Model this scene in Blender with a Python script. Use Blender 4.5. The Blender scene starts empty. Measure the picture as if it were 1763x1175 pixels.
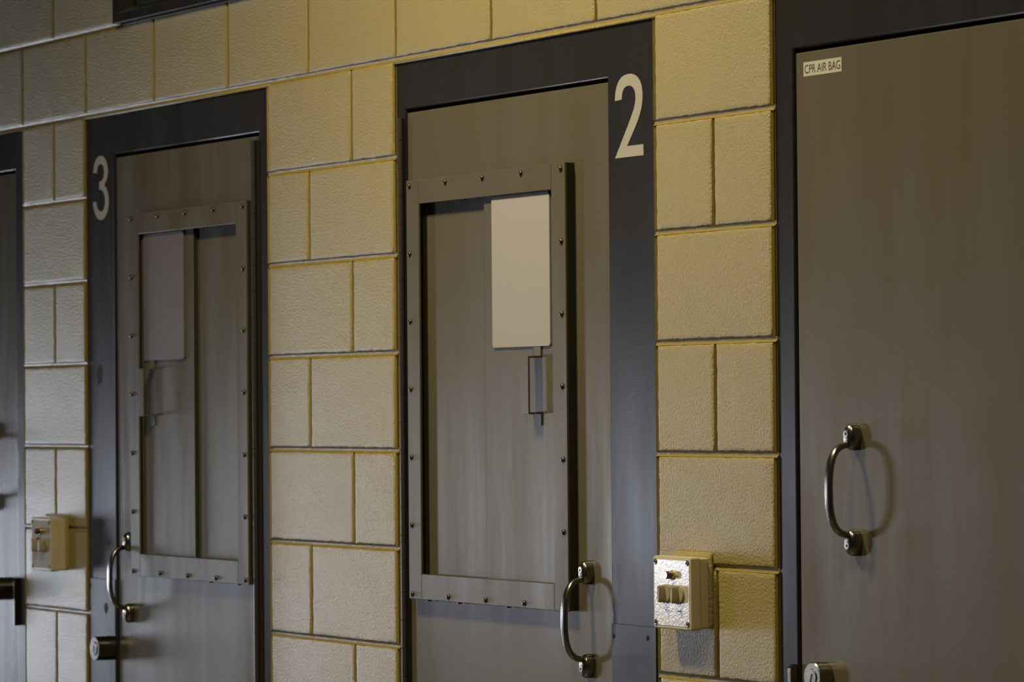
import bpy, bmesh, math, random
from mathutils import Vector, Matrix
random.seed(7)
S = bpy.context.scene
COL = S.collection
# ------------------------------------------------------------------ camera
cd = bpy.data.cameras.new('camera'); cam = bpy.data.objects.new('camera', cd); COL.objects.link(cam)
cam.location = (6.9614, -3.6732, 1.5080)
cam.rotation_euler = (1.58853962, 0.00850589, 1.05517165)
cd.sensor_width = 36.0; cd.lens = 36.0 * 6527.98 / 1763.0
cd.clip_start = 0.05; cd.clip_end = 60
cd.dof.use_dof = True; cd.dof.focus_distance = 7.1; cd.dof.aperture_fstop = 9.0
S.camera = cam
S.view_settings.view_transform = 'Standard'; S.view_settings.look = 'None'
S.view_settings.gamma = 1.0; S.view_settings.use_curve_mapping = False
S.view_settings.exposure = 0.0
# ------------------------------------------------------------------ world and lamps
w = bpy.data.worlds.new('world'); S.world = w; w.use_nodes = True
w.node_tree.nodes['Background'].inputs[0].default_value = (0.68, 0.60, 0.52, 1)
w.node_tree.nodes['Background'].inputs[1].default_value = 0.028
def area(name, loc, aim, sx, sy, power, col, spread=180):
    l = bpy.data.lights.new(name, 'AREA'); l.shape = 'RECTANGLE'; l.size = sx; l.size_y = sy
    l.energy = power; l.color = col; l.spread = math.radians(spread)
    o = bpy.data.objects.new(name, l); COL.objects.link(o); o.location = loc
    d = Vector(aim) - Vector(loc)
    o.rotation_euler = d.to_track_quat('-Z', 'Y').to_euler()
    return o
WARM = (1.0, 0.86, 0.56); COOL = (0.80, 0.86, 1.0)
area('ceiling_lamp', (0.45, -1.60, 3.80), (0.60, -0.2, 0.3), 0.35, 0.35, 39, WARM, 125)          # two corridor lamps along the wall
area('ceiling_lamp', (2.30, -1.60, 3.80), (2.00, -0.2, 0.3), 0.35, 0.35, 13.5, WARM, 125)
area('door_lamp', (0.55, -0.60, 2.80), (0.55, 0.0, 2.3), 0.55, 0.12, 0.5, WARM)             # small lamp over door 2
area('daylight_window', (-7.5, -5.2, 1.02), (0.9, 0.0, 1.2), 1.1, 0.66, 42, COOL)          # daylight from the windows at the end of the hall
area('daylight_doorway', (-8.0, -0.95, 0.78), (0.0, 0.0, 1.0), 1.3, 1.00, 74, COOL)

# ------------------------------------------------------------------ materials
def mat(name, base, rough=0.5, metal=0.0, spec=0.5, bump=None, var=None, rvar=None, coat=0.0):
    """bump: (scale, strength, distance, detail); var: list of (scale xyz, amount, colour); rvar: (scale xyz, amount)"""
    m = bpy.data.materials.new(name); m.use_nodes = True
    nt = m.node_tree; N = nt.nodes; L = nt.links; b = N['Principled BSDF']
    b.inputs['Base Color'].default_value = (*base, 1); b.inputs['Roughness'].default_value = rough
    b.inputs['Metallic'].default_value = metal; b.inputs['Specular IOR Level'].default_value = spec
    b.inputs['Coat Weight'].default_value = coat
    geo = N.new('ShaderNodeNewGeometry')
    def noise(scale, detail=4, rough_=0.6):
        mp = N.new('ShaderNodeMapping'); mp.inputs['Scale'].default_value = scale
        L.new(geo.outputs['Position'], mp.inputs['Vector'])
        n = N.new('ShaderNodeTexNoise'); n.inputs['Scale'].default_value = 1.0
        n.inputs['Detail'].default_value = detail; n.inputs['Roughness'].default_value = rough_
        L.new(mp.outputs[0], n.inputs['Vector']); return n
    col = None
    for (sc, amt, c2) in (var or []):
        n = noise(sc)
        r = N.new('ShaderNodeMapRange'); r.inputs[1].default_value = 0.40; r.inputs[2].default_value = 0.72
        r.inputs[3].default_value = 0.0; r.inputs[4].default_value = amt
        L.new(n.outputs['Fac'], r.inputs[0])
        mx = N.new('ShaderNodeMix'); mx.data_type = 'RGBA'
        L.new(r.outputs[0], mx.inputs[0])
        if col is None: mx.inputs[6].default_value = (*base, 1)
        else: L.new(col, mx.inputs[6])
        mx.inputs[7].default_value = (*c2, 1); col = mx.outputs[2]
    if col is not None: L.new(col, b.inputs['Base Color'])
    if rvar:
        n = noise(rvar[0]); r = N.new('ShaderNodeMapRange')
        r.inputs[1].default_value = 0.3; r.inputs[2].default_value = 0.7
        r.inputs[3].default_value = rough - rvar[1]; r.inputs[4].default_value = rough + rvar[1]
        L.new(n.outputs['Fac'], r.inputs[0]); L.new(r.outputs[0], b.inputs['Roughness'])
    prev = None
    for (sc, st, dist, det) in (bump or []):
        n = noise((sc,) * 3 if not isinstance(sc, tuple) else sc, det)
        bp = N.new('ShaderNodeBump'); bp.inputs['Strength'].default_value = st; bp.inputs['Distance'].default_value = dist
        L.new(n.outputs['Fac'], bp.inputs['Height'])
        if prev is not None: L.new(prev, bp.inputs['Normal'])
        prev = bp.outputs[0]
    if prev is not None: L.new(prev, b.inputs['Normal'])
    return m

M = {}
M['wall'] = mat('yellow_block_paint', (0.38, 0.295, 0.080), 0.37, spec=0.9,
                bump=[(560, 0.6, 0.0013, 2), (190, 1.0, 0.0028, 4), (45, 0.08, 0.005, 2)],
                var=[((5, 5, 5), 0.20, (0.30, 0.228, 0.070)), ((140, 140, 140), 0.18, (0.25, 0.19, 0.06))])
M['frame'] = mat('charcoal_frame_paint', (0.022, 0.0195, 0.0195), 0.29, spec=0.25, bump=[(420, 0.12, 0.0006, 2)],
                 var=[((6, 6, 1.6), 0.35, (0.030, 0.027, 0.027))], rvar=((7, 7, 1.3), 0.05))
M['door'] = mat('taupe_door_paint', (0.118, 0.100, 0.064), 0.31, spec=0.24, bump=[(500, 0.12, 0.0005, 2)],
                var=[((7, 7, 1.6), 0.30, (0.140, 0.120, 0.080)), ((3.2, 3.2, 2.4), 0.35, (0.088, 0.074, 0.046))],
                rvar=((9, 9, 1.0), 0.08))
M['steel'] = mat('brushed_handle_steel', (0.29, 0.265, 0.225), 0.25, metal=1.0, bump=[(300, 0.08, 0.0004, 2)])
M['darksteel'] = mat('dark_lock_steel', (0.20, 0.185, 0.16), 0.28, metal=1.0)
M['bolt'] = mat('bolt_head', (0.12, 0.10, 0.062), 0.42, metal=1.0)
M['hinge'] = mat('hinge_paint', (0.040, 0.036, 0.032), 0.36, spec=0.5)
M['channel'] = mat('channel_shade_tone', (0.036, 0.032, 0.022), 0.5, spec=0.3)  # dark colour that paints shade onto the channel bars and shutter edge
M['cover'] = mat('tan_cover_plate', (0.43, 0.395, 0.385), 0.62, spec=0.25, var=[((9, 9, 9), 0.12, (0.395, 0.36, 0.345))])
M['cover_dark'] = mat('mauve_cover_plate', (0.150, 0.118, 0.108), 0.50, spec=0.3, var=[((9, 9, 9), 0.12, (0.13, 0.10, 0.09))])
M['joint'] = mat('yellow_joint_paint', (0.32, 0.235, 0.055), 0.28, spec=0.9, bump=[(320, 0.7, 0.0014, 3), (90, 0.4, 0.002, 2)])
M['number'] = mat('beige_vinyl_numeral', (0.43, 0.400, 0.335), 0.5, spec=0.3)
M['cream'] = mat('cream_box_enamel', (0.60, 0.52, 0.33), 0.38, spec=0.5, bump=[(350, 0.15, 0.0006, 2)])
M['panel'] = mat('glossy_panel_enamel', (0.55, 0.49, 0.38), 0.15, spec=0.68, bump=[(210, 0.18, 0.0010, 2)])
M['knob'] = mat('beige_knob_plastic', (0.42, 0.37, 0.24), 0.4, spec=0.4)
M['lens'] = mat('dark_red_lens', (0.05, 0.004, 0.006), 0.08, spec=0.9)
M['brass'] = mat('gold_ring', (0.62, 0.47, 0.22), 0.3, metal=1.0)
M['black'] = mat('black_ink', (0.02, 0.02, 0.022), 0.5)
M['dark'] = mat('dark_void', (0.010, 0.010, 0.010), 0.7)
M['sticker'] = mat('cream_sticker_vinyl', (0.56, 0.52, 0.40), 0.45, spec=0.3)
M['glass'] = mat('dim_window_glass', (0.06, 0.06, 0.066), 0.18, spec=0.6)
M['floor'] = mat('grey_concrete_floor', (0.15, 0.145, 0.14), 0.25, spec=0.5, var=[((2, 2, 2), 0.3, (0.11, 0.105, 0.10))])
M['smudge'] = mat('grime_smudge', (0.016, 0.013, 0.011), 0.7, spec=0.2)

# ------------------------------------------------------------------ mesh helpers
def link(name, bm, m, parent=None, smooth=False, loc=None):
    bmesh.ops.recalc_face_normals(bm, faces=bm.faces)
    me = bpy.data.meshes.new(name); bm.to_mesh(me); bm.free()
    if smooth:
        for p in me.polygons: p.use_smooth = True
    me.materials.append(m)
    o = bpy.data.objects.new(name, me); COL.objects.link(o)
    if parent is not None:
        o.parent = parent
        pl = parent.matrix_world_cache if hasattr(parent, 'matrix_world_cache') else None
        off = WORLD.get(parent.name, Vector((0, 0, 0)))
        o.data.transform(Matrix.Translation(-off)); WORLD[o.name] = off.copy()
    else:
        WORLD[o.name] = Vector((0, 0, 0))
    return o
WORLD = {}
def empty(name, loc):
    o = bpy.data.objects.new(name, None); COL.objects.link(o); o.location = loc; o.empty_display_size = 0.05
    WORLD[o.name] = Vector(loc); return o
def tag(o, label, cat=None, kind=None, group=None):
    o['label'] = label
    if cat: o['category'] = cat
    if kind: o['kind'] = kind
    if group: o['group'] = group
    return o
def merge(dst, src):
    me = bpy.data.meshes.new('t'); src.to_mesh(me); src.free(); dst.from_mesh(me); bpy.data.meshes.remove(me)
def box(bm, x0, x1, y0, y1, z0, z1, bev=0.0, seg=2):
    t = bmesh.new(); bmesh.ops.create_cube(t, size=1.0)
    for v in t.verts:
        v.co = Vector((x0 + (v.co.x + .5) * (x1 - x0), y0 + (v.co.y + .5) * (y1 - y0), z0 + (v.co.z + .5) * (z1 - z0)))
    if bev > 0: bmesh.ops.bevel(t, geom=t.edges[:], offset=bev, segments=seg, profile=0.5, affect='EDGES')
    merge(bm, t)
def rings(bm, loops, close_first=False, close_last=False, cyclic=True):
    """bridge successive loops (lists of equal length) of points"""
    vs = [[bm.verts.new(p) for p in lp] for lp in loops]
    n = len(vs[0])
    for a, b in zip(vs, vs[1:]):
        for i in range(n if cyclic else n - 1):
            j = (i + 1) % n
            bm.faces.new((a[i], a[j], b[j], b[i]))
    if close_first: bm.faces.new(vs[0])
    if close_last: bm.faces.new(vs[-1])
def lathe_y(bm, cx, cz, prof, n=40, sx=1.0, sz=1.0):
    """prof: list of (radius, y); turned about the y axis"""
    loops = [[(cx + r * sx * math.cos(2 * math.pi * k / n), y, cz + r * sz * math.sin(2 * math.pi * k / n)) for k in range(n)] for r, y in prof]
    rings(bm, loops, True, True)
def poly(bm, pts, y0, y1):
    """extrude a polygon of (x, z) from y1 (back) to y0 (front)"""
    f = [bm.verts.new((x, y0, z)) for x, z in pts]; b = [bm.verts.new((x, y1, z)) for x, z in pts]
    n = len(pts)
    bm.faces.new(f); bm.faces.new(b[::-1])
    for i in range(n): bm.faces.new((f[i], b[i], b[(i + 1) % n], f[(i + 1) % n]))
def rrect(x0, x1, z0, z1, r, n=5):
    out = []
    for cx, cz, a0 in ((x1 - r, z1 - r, 0), (x0 + r, z1 - r, 90), (x0 + r, z0 + r, 180), (x1 - r, z0 + r, 270)):
        for k in range(n + 1):
            a = math.radians(a0 + 90 * k / n); out.append((cx + r * math.cos(a), cz + r * math.sin(a)))
    return out

def shade_auto(o, ang=35, weighted=True):
    me = o.data
    bm = bmesh.new(); bm.from_mesh(me)
    for f in bm.faces: f.smooth = True
    for e in bm.edges:
        if len(e.link_faces) == 2 and e.calc_face_angle(0) > math.radians(ang): e.smooth = False
    bm.to_mesh(me); bm.free()
    if weighted:
      wn = o.modifiers.new('normals', 'WEIGHTED_NORMAL'); wn.keep_sharp = True; wn.weight = 90
# ------------------------------------------------------------------ the setting: floor and block wall
U = 0.2032; TOP = 11 * U                      # half-block module, door frame head
bm = bmesh.new(); box(bm, -10, 9, -7.5, 0.2, -0.05, 0.0)
tag(link('floor', bm, M['floor']), 'grey concrete corridor floor below the doors', 'floor', 'structure')

F = 0.006      # face of the door frames, a little behind the block face
DOORS = [(-15, -10), (-8, -3), (0, 5), (7, 12)]
WIN = (-7, -2)
bm = bmesh.new()
def block(x0, x1, z0, z1):
    def loop(ins, y, jit):
        pts = []
        a0, a1, b0, b1 = x0 + ins, x1 - ins, z0 + ins, z1 - ins
        nx = max(3, int((x1 - x0) / 0.011)); nz = max(3, int((z1 - z0) / 0.011))
        for k in range(nx): pts.append((a0 + (a1 - a0) * k / nx, b0))
        for k in range(nz): pts.append((a1, b0 + (b1 - b0) * k / nz))
        for k in range(nx): pts.append((a1 - (a1 - a0) * k / nx, b1))
        for k in range(nz): pts.append((a0, b1 - (b1 - b0) * k / nz))
        return [(x + random.uniform(-jit, jit), y + random.uniform(-jit, jit) * 0.5, z + random.uniform(-jit, jit)) for x, z in pts]
    rings(bm, [loop(-0.0004, 0.0040, 0.0), loop(0.0004, 0.0026, 0.0008), loop(0.0016, 0.0010, 0.0010), loop(0.0036, 0.0002, 0.0008), loop(0.010, 0.0, 0.0)], False, True)
J = 0.0046
jm = bmesh.new()
def joint(p0, p1, c, horizontal, half=None):
    h = (half or (J if horizontal else 0.0030)) + 0.0004; n = max(2, int((p1 - p0) / 0.014)); prof = [-1, -0.82, -0.6, -0.3, 0, 0.3, 0.6, 0.82, 1]
    rows = []
    for k in range(n + 1):
        q = p0 + (p1 - p0) * k / n; j = random.uniform(-0.0004, 0.0004); d = random.uniform(0.0030, 0.0037) * (1.0 if horizontal else 1.9)
        row = []
        for t in prof:
            y = 0.0010 + d * (1 - abs(t) ** 2.2); u = c + h * t + j * (1 - abs(t))
            row.append(jm.verts.new((q, y, u) if horizontal else (u, y, q)))
        rows.append(row)
    for r0, r1 in zip(rows, rows[1:]):
        for i in range(len(prof) - 1): jm.faces.new((r0[i], r0[i + 1], r1[i + 1], r1[i]))
FL = {0: -0.0055, -8: -1.6370, 7: 1.4155, -15: -3.0400, -7: -1.4235}
FR = {5: 1.0160, -3: -0.6130, -10: -2.0370, 12: 2.4300, -2: -0.4030}
def holes(k):
    if k <= 10: return DOORS
    if k >= 12: return [WIN]
    return []
for k in range(0, 15):
    z0, z1 = k * U, (k + 1) * U
    hs = holes(k)
    edges = sorted({i for i in range(-28, 24) if (i + k) % 2 != 0} | {-28, 24} | {e for h in hs for e in h})
    for a, b in zip(edges, edges[1:]):
        if any(h[0] <= a and b <= h[1] for h in hs): continue
        if any(a < h[0] < b or a < h[1] < b for h in hs): continue
        left_open = any(h[1] == a for h in hs); right_open = any(h[0] == b for h in hs)
        door_row = k <= 10
        bx0 = (FR[a] + 0.0085) if left_open and door_row else a * U + J
        bx1 = (FL[b] - (0.0045 if b == -8 else 0.0080)) if right_open and door_row else b * U - J
        block(bx0, bx1, z0 + J, z1 - J)
        # mortar bed behind this block, one cell wide
        m0 = FR[a] - 0.001 if left_open and door_row else a * U; m1 = FL[b] + 0.001 if right_open and door_row else b * U
        vs = [bm.verts.new(p) for p in ((m0, F, z0), (m1, F, z0), (m1, F, z1), (m0, F, z1))]
        bm.faces.new(vs)
        # tooled concave joints: along the bottom of the cell, and up its left end
        joint(m0, m1, z0, True)
        if left_open and door_row: joint(z0 + J, z1 - J, (FR[a] + bx0) / 2, False, (bx0 - FR[a]) / 2)
        else: joint(z0 + J, z1 - J, a * U, False)
        if right_open and door_row: joint(z0 + J, z1 - J, (FL[b] + bx1) / 2, False, (FL[b] - bx1) / 2)
# mortar lip that runs down to each frame head, and the return into the openings
for a, b in DOORS:
    joint(a * U, b * U, TOP, True)
    box(bm, a * U - 0.012, b * U + 0.012, 0.0012, F + 0.004, 2.2256, TOP - J + 0.0006)
box(bm, -28 * U, 24 * U, 0.075, 0.20, 0, 15 * U)
wall = link('wall_back', bm, M['wall'], smooth=True)
wall.data.materials.append(M['joint'])
bmj = bmesh.new(); bmj.from_mesh(wall.data)
for f_ in jm.faces: f_.material_index = 1; f_.smooth = True
bmesh.ops.recalc_face_normals(jm, faces=jm.faces)
for f_ in jm.faces:
    f_.normal_update()
    if f_.normal.y > 0: f_.normal_flip()
tj = bpy.data.meshes.new('t'); jm.to_mesh(tj); jm.free(); bmj.from_mesh(tj); bpy.data.meshes.remove(tj)
bmj.to_mesh(wall.data); bmj.free()
tag(wall, 'yellow painted concrete block wall around the four steel doors', 'wall', 'structure')

# ------------------------------------------------------------------ door frames (trim) and their marks
NUM2 = [(115,1075),(422,1040),(422,922),(247,942),(290,845),(340,730),(375,640),(393,580),(408,510),(416,440),(417,380),(410,310),(395,255),(370,210),(338,180),(300,166),(262,168),(225,178),(190,202),(160,245),(138,300),(124,370),(118,455),
        (192,442),(196,395),(205,352),(220,320),(243,300),(270,293),(297,298),(318,316),(332,345),(340,385),(342,430),(336,485),(322,545),(300,610),(250,740)]
NUM3 = [(78,380),(82,330),(88,295),(98,250),(115,202),(140,162),(163,146),(187,140),(212,146),(235,168),(255,205),(270,250),(279,300),(283,345),(282,400),(274,450),(260,490),(245,520),(233,548),(248,568),(264,598),(278,640),(287,690),(292,745),(291,810),(284,870),(270,925),(250,968),(228,1002),(205,1022),(180,1030),(155,1022),(130,1000),(107,958),(90,905),(78,850),(68,785),
        (115,775),(121,820),(131,858),(146,888),(165,906),(187,911),(208,900),(225,872),(237,830),(243,785),(243,735),(236,690),(224,652),(207,625),(188,611),(162,608),(162,500),(185,494),(205,476),(220,445),(229,405),(231,360),(227,315),(216,280),(200,260),(184,255),(165,263),(148,285),(136,320),(129,380)]
def glyph(pts, slope, x0, x1, z0, z1):
    q = [(x, -(y + slope * (x - pts[0][0]))) for x, y in pts]
    ax = min(p[0] for p in q); bx = max(p[0] for p in q); az = min(p[1] for p in q); bz = max(p[1] for p in q)
    return [(x0 + (x - ax) / (bx - ax) * (x1 - x0), z0 + (z - az) / (bz - az) * (z1 - z0)) for x, z in q]

def frame(name, x0, x1, i0, i1, label, zt=2.2250, zi=2.1285):
    root = empty(name, ((x0 + x1) / 2, F, 0)); tag(root, label, 'door frame', 'structure')
    bm = bmesh.new()
    def path(o, y, outer):
        a, b, t = (x0, x1, zt) if outer else (i0, i1, zi)
        return [(a - o, y, 0), (a - o, y, t + o), (b + o, y, t + o), (b + o, y, 0)]
    loops = [path(0, 0.05, True), path(0, F + 0.0006, True), path(-0.0006, F, True),
             path(0.0048, F, False), path(0.0031, F + 0.0004, False), path(0.0018, F + 0.0012, False), path(0.0008, F + 0.0024, False), path(0.0002, F + 0.0038, False), path(0, F + 0.0054, False),
             path(0, 0.056, False), path(-0.018, 0.056, False), path(-0.018, 0.075, False)]
    rings(bm, loops, cyclic=False)
    shade_auto(link('frame_body', bm, M['frame'], root), 50)
    return root
tr2 = frame('trim_2', -0.0055, 1.0165, 0.0305, 0.8435, 'dark charcoal steel door frame bearing the large numeral 2')
tr3 = frame('trim_3', -1.6370, -0.6125, -1.4690, -0.6670, 'dark charcoal steel door frame bearing the large numeral 3')
tr1 = frame('trim_1', 1.4155, 2.4300, 1.4715, 2.3850, 'dark charcoal frame around the plain door with the CPR AIR BAG sticker')
tr4 = frame('trim_4', -3.0400, -2.0365, -2.9900, -2.1000, 'charcoal frame edge of the cut-off door left of door 3')
def numeral(root, pts, label):
    bm = bmesh.new(); poly(bm, pts, F - 0.0007, F + 0.0003)
    o = link('numeral', bm, M['number'], root); o['label'] = label
numeral(tr2, glyph(NUM2, 0.114, 0.8715, 0.9735, 1.9755, 2.1305), 'beige condensed numeral 2')
numeral(tr3, glyph(NUM3, 0.14, -1.5990, -1.5025, 1.9740, 2.1315), 'beige condensed numeral 3')
# removable lock-pocket covers on the wide jambs, with fixing holes
def lock_cover(root, x0, x1, holes_):
    bm = bmesh.new(); box(bm, x0, x1, F - 0.0022, F + 0.001, 0.72, 1.1020, 0.0006)
    c = link('lock_cover', bm, M['frame'], root)
    for hx, hz in holes_:
        bm = bmesh.new(); lathe_y(bm, hx, hz, [(0.0052, F - 0.0018), (0.0052, F - 0.0026), (0.0040, F - 0.0031)], 16)
        link('cover_screw', bm, M['dark'], c, True)
lock_cover(tr2, 0.8465, 1.0045, [(0.8530, 1.0795), (0.9750, 1.0810)])
lock_cover(tr3, -1.6355, -1.4760, [(-1.6270, 1.0830), (-1.5050, 1.0830)])
# small bevelled smudges of grime worn into the frame of door 3 (flat stains with a shape of their own)
def smudge(root, cx, cz, rx, rz, y, n=22):
    pts = [(cx + rx * math.cos(2 * math.pi * k / n) * random.uniform(0.72, 1.1), cz + rz * math.sin(2 * math.pi * k / n) * random.uniform(0.75, 1.08)) for k in range(n)]
    bm = bmesh.new(); poly(bm, pts, y - 0.0003, y + 0.0002)
    o = link('grime_mark', bm, M['smudge'], root); o['label'] = 'dark grime smudge'
smudge(tr3, -1.565, 1.598, 0.018, 0.026, F)
smudge(tr3, -1.530, 1.032, 0.012, 0.014, F - 0.0022)

def cylinder_lock(root, cx, cz, y, r, depth, keyrot, mat_body='darksteel'):
    bm = bmesh.new()
    lathe_y(bm, cx, cz, [(r * 0.98, y + 0.0004), (r, y - 0.002), (r, y - depth * 0.70), (r * 0.985, y - depth * 0.72), (r * 0.985, y - depth * 0.78),
                         (r, y - depth * 0.80), (r, y - depth + 0.0015), (r - 0.0015, y - depth)], 48)
    o = link('lock_cylinder', bm, M[mat_body], root); shade_auto(o)
    bm = bmesh.new()
    lathe_y(bm, cx, cz, [(r * 0.56, y - depth + 0.0006), (r * 0.56, y - depth - 0.0012), (r * 0.52, y - depth - 0.0018)], 32)
    p = link('key_plug', bm, M['steel'], o); shade_auto(p)
    bm = bmesh.new()
    t = bmesh.new(); box(t, -0.0018, 0.0018, -0.0004, 0.0004, -0.0085, 0.0085, 0.0002, 1)
    bmesh.ops.rotate(t, verts=t.verts[:], cent=(0, 0, 0), matrix=Matrix.Rotation(keyrot, 3, 'Y'))
    bmesh.ops.translate(t, verts=t.verts[:], vec=(cx, y - depth - 0.0019, cz - 0.002)); merge(bm, t)
    link('keyway', bm, M['dark'], o)
    return o
o = cylinder_lock(tr3, -1.4985, 0.9370, F - 0.0022, 0.0290, 0.045, 0.0)

# latch guard bars that stand on the frames of doors 1 and 4
def guard(root, cx, z0, z1):
    bm = bmesh.new()
    n = 10; w_ = 0.0045; pts = []
    for (yy, zz) in ((F + 0.0005, z0), (F - 0.0145, z0), (F - 0.0145, z1 - 0.008)): pts.append((yy, zz))
    for k in range(1, n + 1):
        a = math.radians(90 * k / n); pts.append((F - 0.0065 - 0.008 * math.cos(a), z1 - 0.008 + 0.008 * math.sin(a)))
    pts.append((F + 0.0005, z1))
    l0 = [(cx - w_, y, z) for y, z in pts]; l1 = [(cx + w_, y, z) for y, z in pts]
    rings(bm, [l0, l1], True, True)
    bmesh.ops.bevel(bm, geom=bm.edges[:], offset=0.0012, segments=2, affect='EDGES')
    shade_auto(link('latch_guard', bm, M['darksteel'], root), 30)
guard(tr1, 1.4630, 0.945, 1.0590)
guard(tr4, -2.0905, 0.9640, 1.0850)

# ------------------------------------------------------------------ the doors
L = 0.010      # face of the door leaves
def leaf(root, x0, x1):
    bm = bmesh.new(); box(bm, x0, x1, L, L + 0.044, 0.012, 2.1215, 0.0012)
    return link('door_leaf', bm, M['door'], root)

def pull_handle(root, cx, zt, zb, tilt=1):
    """D-shaped flat-bar pull on two oval bosses, built about world points"""
    def boss(cz, bm):
        n = 36
        def lp(s, y): return [(cx + 0.0155 * s * math.cos(2 * math.pi * k / n), y, cz + 0.0225 * s * math.sin(2 * math.pi * k / n)) for k in range(n)]
        rings(bm, [lp(1.0, L + 0.0004), lp(1.03, L - 0.004), lp(1.02, L - 0.010), lp(0.95, L - 0.0152), lp(0.82, L - 0.0183), lp(0.62, L - 0.0202), lp(0.38, L - 0.0211), lp(0.15, L - 0.0214)], True, True)
    bm = bmesh.new(); boss(zt, bm); boss(zb, bm)
    # the grip: an arch in the y-z plane with a flattened oval section
    z1, z0 = zt - 0.013, zb + 0.013; H = (z1 - z0) / 2; zc = (z1 + z0) / 2; path = []
    K = 44
    for k in range(K + 1):
        t = math.pi * k / K
        c, s = math.cos(t), math.sin(t)
        zz = zc + H * (abs(c) ** 0.80) * (1 if c >= 0 else -1)
        yy = (L - 0.008) - 0.0500 * (s ** 0.62)
        path.append(Vector((cx, yy, zz)))
    loops = []
    for k, p in enumerate(path):
        a = path[max(0, k - 1)]; b = path[min(K, k + 1)]; tan = (b - a).normalized()
        nrm = Vector((1, 0, 0)).cross(tan).normalized()
        mid = math.sin(math.pi * k / K)
        hw = 0.0052 + 0.0045 * mid ** 2; ht = 0.0058 - 0.0012 * mid ** 2
        loops.append([p + Vector((1, 0, 0)) * (hw * math.copysign(abs(math.cos(q)) ** 0.7, math.cos(q))) + nrm * (ht * math.copysign(abs(math.sin(q)) ** 0.8, math.sin(q)))
                      for q in [2 * math.pi * j / 16 for j in range(16)]])
    rings(bm, loops, True, True)
    h = link('pull_handle', bm, M['steel'], root); shade_auto(h, 50, False); h['label'] = 'polished steel D-shaped pull handle'
    for cz, s in ((zt + 0.005, 1), (zb - 0.005, -1)):
        bm = bmesh.new()
        lathe_y(bm, cx - 0.001, cz, [(0.0075, L - 0.0180), (0.0075, L - 0.0214), (0.0062, L - 0.0222)], 24)
        sc = link('handle_screw', bm, M['steel'], h); shade_auto(sc)
        bm = bmesh.new(); lathe_y(bm, cx - 0.001, cz, [(0.0026, L - 0.0220), (0.0026, L - 0.0226)], 6)
        bmesh.ops.translate(bm, verts=bm.verts[:], vec=(0, 0, 0)); link('screw_socket', bm, M['dark'], h)
    return h

def hinge(root, cx, r=0.0062):
    """continuous barrel hinge with knuckle seams"""
    bm = bmesh.new()
    zs = 2.1115; z = 0.02; step = 0.0508 * 1.15; prev = []
    n = 14; cy = F - 0.0085
    def lp(rr, zz): return [(cx + rr * math.cos(2 * math.pi * k / n), cy + rr * math.sin(2 * math.pi * k / n), zz) for k in range(n)]
    while z < zs - 0.01:
        z1 = min(z + step, zs)
        loops = [lp(r - 0.001, z), lp(r, z + 0.0008), lp(r, z1 - 0.0008), lp(r - 0.001, z1)]
        rings(bm, loops, True, True); z = z1
    # hinge leaves either side
    box(bm, cx - 0.0035, cx + 0.0035, cy, L + 0.02, 0.02, zs, 0.0005, 1)
    o = link('continuous_hinge', bm, M['hinge'], root); shade_auto(o)
    return o

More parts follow.
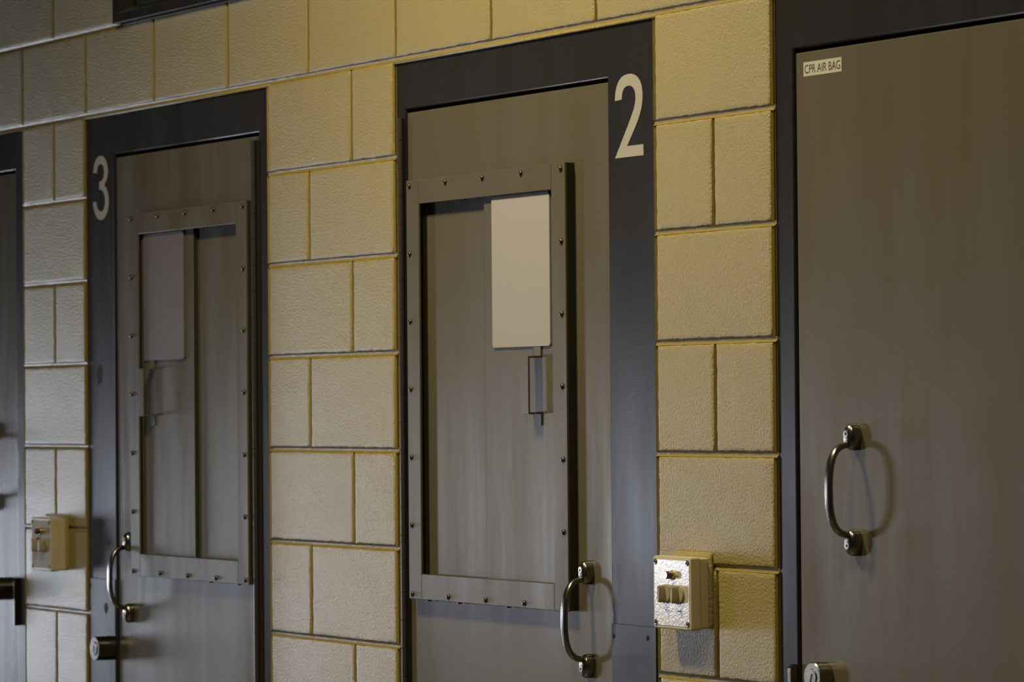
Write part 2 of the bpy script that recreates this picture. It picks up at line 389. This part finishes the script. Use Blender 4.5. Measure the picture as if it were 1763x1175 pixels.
ROWS = [1.9665, 1.8270, 1.6880, 1.5490, 1.4090, 1.2700, 1.1285]
def observation(root, cx, s):
    """bolted observation frame with a sliding shutter; s = +1: shutter on the right (door 2), -1: on the left (door 3)"""
    O = L - 0.022; W = 0.3235; zb, zt = 1.1185, 1.9785
    x0, x1 = cx - W, cx + W; i0, i1 = cx - 0.2700, cx + 0.2700; iz0, iz1 = 1.1705, 1.9285
    bm = bmesh.new(); g = 0.00035; bv = 0.0011
    box(bm, x0, i0 - g, O, O + 0.0050, zb, zt, bv); box(bm, i1 + g, x1, O, O + 0.0050, zb, zt, bv)
    box(bm, i0 + g, i1 - g, O, O + 0.0050, iz1, zt, bv); box(bm, i0 + g, i1 - g, O, O + 0.0050, zb, iz0, bv)
    fr = link('observation_frame', bm, M['door'], root); fr['label'] = 'bolted flat-bar observation frame'
    # channel bars behind the flat bars, shade painted in as dark colour; the shutter runs in the slot between them
    bm = bmesh.new(); q = 0.021
    for a in ((x0 + .001, i0 - q, zb + .001, zt - .001), (i1 + q, x1 - .001, zb + .001, zt - .001)):
        box(bm, a[0], a[1], O + 0.0048, L + 0.0004, a[2], a[3], 0.0006, 1)
    for a in ((i0 - q, i1 + q, iz1 + .014, zt - .001), (i0 - q, i1 + q, zb + .001, iz0 - .014)):
        box(bm, a[0], a[1], O + 0.0048, L + 0.0004, a[2], a[3], 0.0006, 1)
    ch = link('slide_channel', bm, M['channel'], root); ch['label'] = 'channel behind the observation frame, painted dark as shade'
    def bolt(x, z):
        b_ = bmesh.new()
        lathe_y(b_, x, z, [(0.0056, O + 0.0004), (0.0056, O - 0.0010), (0.0050, O - 0.0028), (0.0034, O - 0.0042), (0.0012, O - 0.0048)], 18)
        link('bolt', b_, M['bolt'], fr, True)
    cols = [-0.3085, -0.1545, 0.0, 0.1545, 0.3085]
    for c in cols: bolt(cx + c, ROWS[0]); bolt(cx + c, ROWS[-1])
    for z in ROWS[1:-1]: bolt(cx + cols[0], z); bolt(cx + cols[-1], z)
    # guide screws under the frame and one inside its head
    for dx in (-0.26, -0.13, 0.07) if s > 0 else (0.10, 0.25):
        b_ = bmesh.new(); n = 12
        rings(b_, [[(cx + dx + 0.0050 * math.cos(2 * math.pi * k / n), O + 0.012 + 0.0050 * math.sin(2 * math.pi * k / n), z) for k in range(n)] for z in (zb + 0.002, zb - 0.0035)], True, True)
        link('guide_screw', b_, M['bolt'], fr)
    b_ = bmesh.new(); n = 12; dx = -0.08 if s > 0 else 0.11
    rings(b_, [[(cx + dx + 0.003 * math.cos(2 * math.pi * k / n), O + 0.004 + 0.003 * math.sin(2 * math.pi * k / n), z) for k in range(n)] for z in (iz1 + 0.001, iz1 - 0.0030)], True, True)
    link('guide_screw', b_, M['steel'], fr)
    # the shutter plate that slides inside the frame
    Y = 0.000
    ex = cx - s * 0.0170; far = cx + s * 0.2880
    bm = bmesh.new(); box(bm, min(ex, far), max(ex, far), Y, L - 0.0008, iz0 - 0.0100, iz1 + 0.0100, 0.0009)
    sl = link('sliding_shutter', bm, M['door'], root); sl['label'] = 'flat sliding steel shutter'
    bm = bmesh.new(); box(bm, ex - s * 0.0014 if s > 0 else ex - 0.0002, ex + 0.0002 if s > 0 else ex + 0.0014, Y + 0.0006, L - 0.0008, iz0 - 0.0095, iz1 + 0.0095, 0)
    es = link('painted_shade_strip', bm, M['channel'], sl); es['label'] = 'added strip painting shade on the shutter edge'  # added strip, its dark colour stands for shade on the shutter's side
    # cover plate
    c0, c1 = (cx + 0.0205, cx + 0.2485) if s > 0 else (cx - 0.2565, cx - 0.0300)
    bm = bmesh.new(); P = rrect(c0, c1, 1.6275, 1.9272, 0.007)
    def ins(P, d):
        mx, mz = (c0 + c1) / 2, 1.7775
        return [(x - d * (1 if x > mx else -1), z - d * (1 if z > mz else -1)) for x, z in P]
    rings(bm, [[(x, Y, z) for x, z in P], [(x, Y - 0.0036, z) for x, z in P], [(x, Y - 0.0042, z) for x, z in ins(P, 0.0006)]], True, True)
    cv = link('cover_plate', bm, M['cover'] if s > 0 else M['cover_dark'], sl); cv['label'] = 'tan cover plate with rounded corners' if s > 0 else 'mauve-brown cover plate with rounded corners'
    # strap pull bent from flat bar
    bx = cx + (0.1950 if s > 0 else -0.2150); hw = 0.0150; t = 0.0030; yf = Y - 0.0315
    prof = [(Y, 1.6300), (Y - t, 1.6300), (Y - t, 1.6085), (yf, 1.6085), (yf, 1.4965), (Y - t, 1.4965), (Y - t, 1.4740), (Y, 1.4740), (Y, 1.4965 + t), (yf + t, 1.4965 + t), (yf + t, 1.6085 - t), (Y, 1.6085 - t)]
    bm = bmesh.new(); rings(bm, [[(bx - hw, y, z) for y, z in prof], [(bx + hw, y, z) for y, z in prof]], True, True)
    bmesh.ops.bevel(bm, geom=bm.edges[:], offset=0.0006, segments=2, affect='EDGES')
    link('strap_pull', bm, M['door'], sl)
    return fr

d2 = empty('door_2', (0.435, L, 0)); tag(d2, 'taupe steel cell door 2 with tan plate on its upper right shutter', 'door', 'structure')
leaf(d2, 0.0345, 0.8405); hinge(d2, 0.0262); observation(d2, 0.3905, +1); pull_handle(d2, 0.7585, 1.1945, 1.0170)
d3 = empty('door_3', (-1.068, L, 0)); tag(d3, 'taupe steel cell door 3 with tan plate on its upper left shutter', 'door', 'structure')
leaf(d3, -1.4640, -0.6860); hinge(d3, -0.6765); observation(d3, -1.0210, -1); pull_handle(d3, -1.3870, 1.1965, 1.0260)
d1 = empty('door_1', (1.93, L, 0)); tag(d1, 'plain taupe steel door without a window, bearing the CPR AIR BAG sticker', 'door', 'structure')
leaf(d1, 1.4755, 2.3800); pull_handle(d1, 1.6480, 1.4545, 1.2750)
o = cylinder_lock(d1, 1.5475, 1.0420, L, 0.0255, 0.028, 0.35, 'steel')
d4 = empty('door_4', (-2.55, L, 0)); tag(d4, 'cut-off taupe steel door beyond door 3', 'door', 'structure')
leaf(d4, -2.9860, -2.1040); pull_handle(d4, -2.2780, 1.4570, 1.2750)
o = cylinder_lock(d4, -2.1580, 1.0560, L, 0.0290, 0.042, 0.0)

# ------------------------------------------------------------------ sticker on door 1
st = empty('door_sticker', (1.557, L, 2.091)); tag(st, 'small cream sticker lettered CPR AIR BAG on the plain door', 'sticker')
bm = bmesh.new(); box(bm, 1.4993, 1.6150, L - 0.0005, L, 2.0790, 2.1036, 0)
link('sticker_sheet', bm, M['sticker'], st)
fc = bpy.data.curves.new('lettering', 'FONT'); fc.body = 'CPR AIR BAG'; fc.size = 1.0; fc.extrude = 0.0
tmp = bpy.data.objects.new('tmp', fc); COL.objects.link(tmp)
bpy.context.view_layer.update()
me = bpy.data.meshes.new_from_object(tmp.evaluated_get(bpy.context.evaluated_depsgraph_get()))
bpy.data.objects.remove(tmp)
xs = [v.co.x for v in me.vertices]; ys = [v.co.y for v in me.vertices]
ax, bx_, ay, by = min(xs), max(xs), min(ys), max(ys)
for v in me.vertices:
    x, y = v.co.x, v.co.y
    v.co = Vector((1.5030 + (x - ax) / (bx_ - ax) * 0.1080 - 1.557, -0.00075, 2.0837 + (y - ay) / (by - ay) * 0.0152 - 2.091))
me.materials.append(M['black'])
lt = bpy.data.objects.new('lettering', me); COL.objects.link(lt); lt.parent = st

# ------------------------------------------------------------------ control boxes
def control_box(x1, zb, label):
    """x1 = right edge, zb = bottom; sits proud of the wall on a painted-in fillet"""
    W, H, D = 0.1285, 0.1320, 0.0450
    x0 = x1 - W; zt = zb + H
    root = empty('control_box', (x0 + W / 2, 0, zb)); tag(root, label, 'control box', None, 'switch boxes on the block piers')
    bm = bmesh.new(); P = rrect(x0 + 0.002, x1 - 0.002, zb + 0.002, zt - 0.002, 0.004)
    rings(bm, [[(x, -0.0002, z) for x, z in P], [(x, -0.0250, z) for x, z in P]], True, True)
    b = link('enclosure', bm, M['cream'], root); shade_auto(b)
    bm = bmesh.new()
    Q = rrect(x0 - 0.006, x1 + 0.005, zb + 0.004, zt + 0.0075, 0.006)
    Q2 = rrect(x0 + 0.002, x1 + 0.001, zb + 0.004, zt + 0.001, 0.004)
    rings(bm, [[(x, 0.0002, z) for x, z in Q], [(x, -0.0040, z) for x, z in Q], [(x, -0.0070, z) for x, z in Q2]], True, True)
    f = link('mounting_pad', bm, M['wall'], root); f['label'] = 'wall-coloured mounting pad painted over'
    bm = bmesh.new(); P = rrect(x0, x1, zb, zt, 0.005)
    P1 = rrect(x0 + 0.0012, x1 - 0.0012, zb + 0.0012, zt - 0.0012, 0.004); P2 = rrect(x0 + 0.004, x1 - 0.004, zb + 0.004, zt - 0.004, 0.002)
    rings(bm, [[(x, -0.0256, z) for x, z in P], [(x, -D + 0.0035, z) for x, z in P], [(x, -D + 0.0010, z) for x, z in P1], [(x, -D, z) for x, z in P2]], True, True)
    lid = link('lid', bm, M['cream'], root); shade_auto(lid)
    bm = bmesh.new(); P = rrect(x0 + 0.0060, x1 - 0.0050, zb + 0.0070, zt - 0.0070, 0.0015)
    rings(bm, [[(x, -D + 0.0004, z) for x, z in P], [(x, -D - 0.0008, z) for x, z in P]], True, True)
    pn = link('face_panel', bm, M['panel'], lid)
    for sx in (x0 + 0.0105, x1 - 0.0100):
        for sz in (zb + 0.0110, zt - 0.0110):
            bm = bmesh.new(); lathe_y(bm, sx, sz, [(0.0052, -D + 0.0002), (0.0052, -D - 0.0014), (0.0042, -D - 0.0020), (0.0034, -D - 0.0012), (0.0020, -D - 0.0010)], 20)
            s_ = link('lid_screw', bm, M['steel'], lid)
            bm = bmesh.new(); lathe_y(bm, sx, sz, [(0.0017, -D - 0.0009), (0.0017, -D - 0.0014)], 10)
            link('screw_recess', bm, M['dark'], lid)
    yb = -D - 0.0008; cx = x0 + W * 0.53
    for kx in (cx - 0.0225, cx + 0.0225):
        kz = zb + 0.0640
        bm = bmesh.new(); lathe_y(bm, kx, kz, [(0.0170, yb + 0.0003), (0.0170, yb - 0.0035), (0.0158, yb - 0.0045)], 36)
        # tapering grip bar across the skirt
        n = 14; lp0, lp1 = [], []
        for k in range(2 * n):
            a = math.pi * k / n; z = 0.0162 * math.cos(a); hw = 0.0050 * abs(math.sin(a)) ** 0.8 * (1 if math.sin(a) >= 0 else -1)
            lp0.append((kx + hw, yb - 0.0040, kz + z)); lp1.append((kx + hw * 0.86, yb - 0.0165, kz + z * 0.96))
        lp2 = [(kx + (p[0] - kx) * 0.8, yb - 0.0176, kz + (p[2] - kz) * 0.95) for p in lp1]
        rings(bm, [lp0, lp1, lp2], True, True)
        kn = link('rotary_knob', bm, M['knob'], root); shade_auto(kn, 40)
        bm = bmesh.new(); lathe_y(bm, kx, kz + 0.0125, [(0.0011, yb - 0.0174), (0.0011, yb - 0.0180)], 10)
        link('pointer_dot', bm, M['black'], kn)
    lx, lz = cx, zb + 0.0985
    bm = bmesh.new(); lathe_y(bm, lx, lz, [(0.0086, yb + 0.0003), (0.0086, yb - 0.0040), (0.0078, yb - 0.0052)], 28)
    r_ = link('lamp_bezel', bm, M['brass'], root); shade_auto(r_)
    bm = bmesh.new(); lathe_y(bm, lx, lz, [(0.0070, yb - 0.0045), (0.0070, yb - 0.0135), (0.0058, yb - 0.0155)], 28)
    l_ = link('indicator_lamp', bm, M['lens'], root); shade_auto(l_); l_['label'] = 'dark red indicator lamp'
    # the small dark printed marks, too fine to read in the photograph
    bm = bmesh.new()
    for (mx, mz, mw) in ((-0.0200, 0.0965, 0.0040), (0.0150, 0.0965, 0.0105), (-0.0235, 0.0340, 0.0055), (0.0225, 0.0335, 0.0150)):
        k = max(2, int(mw / 0.0024))
        for q in range(k):
            xx = cx + mx - mw / 2 + mw * (q + 0.5) / k
            box(bm, xx - 0.0007, xx + 0.0007, yb - 0.0002, yb + 0.0002, zb + mz - 0.0016, zb + mz + 0.0016, 0)
    link('printed_lettering', bm, M['black'], pn)
    return root
control_box(1.2040, 1.1060, 'cream switch box with bright glossy face beside door frame 2')
control_box(-1.7545, 1.1140, 'cream switch box with shaded brown face left of door frame 3')

# ------------------------------------------------------------------ upper window, only its lower part is in the picture
win = empty('window_1', (-0.9144, 0, 2.4384)); tag(win, 'dark-framed upper window above door 3', 'window', 'structure')
wx0, wx1, wz0, wz1 = -1.4235, -0.4030, 2.4400, 2.9800
bm = bmesh.new()
def wl(d, y): return [(wx0 + d, y, wz0 + d), (wx1 - d, y, wz0 + d), (wx1 - d, y, wz1 - d), (wx0 + d, y, wz1 - d)]
rings(bm, [wl(0, 0.055), wl(0, -0.0150), wl(0.0010, -0.0160), wl(0.0220, -0.0160), wl(0.0235, -0.0145), wl(0.0400, 0.0200), wl(0.0400, 0.055)])
link('window_frame', bm, M['frame'], win)
bm = bmesh.new(); box(bm, wx0 + 0.038, wx1 - 0.038, 0.030, 0.036, wz0 + 0.038, wz1 - 0.038)
link('window_pane', bm, M['glass'], win)
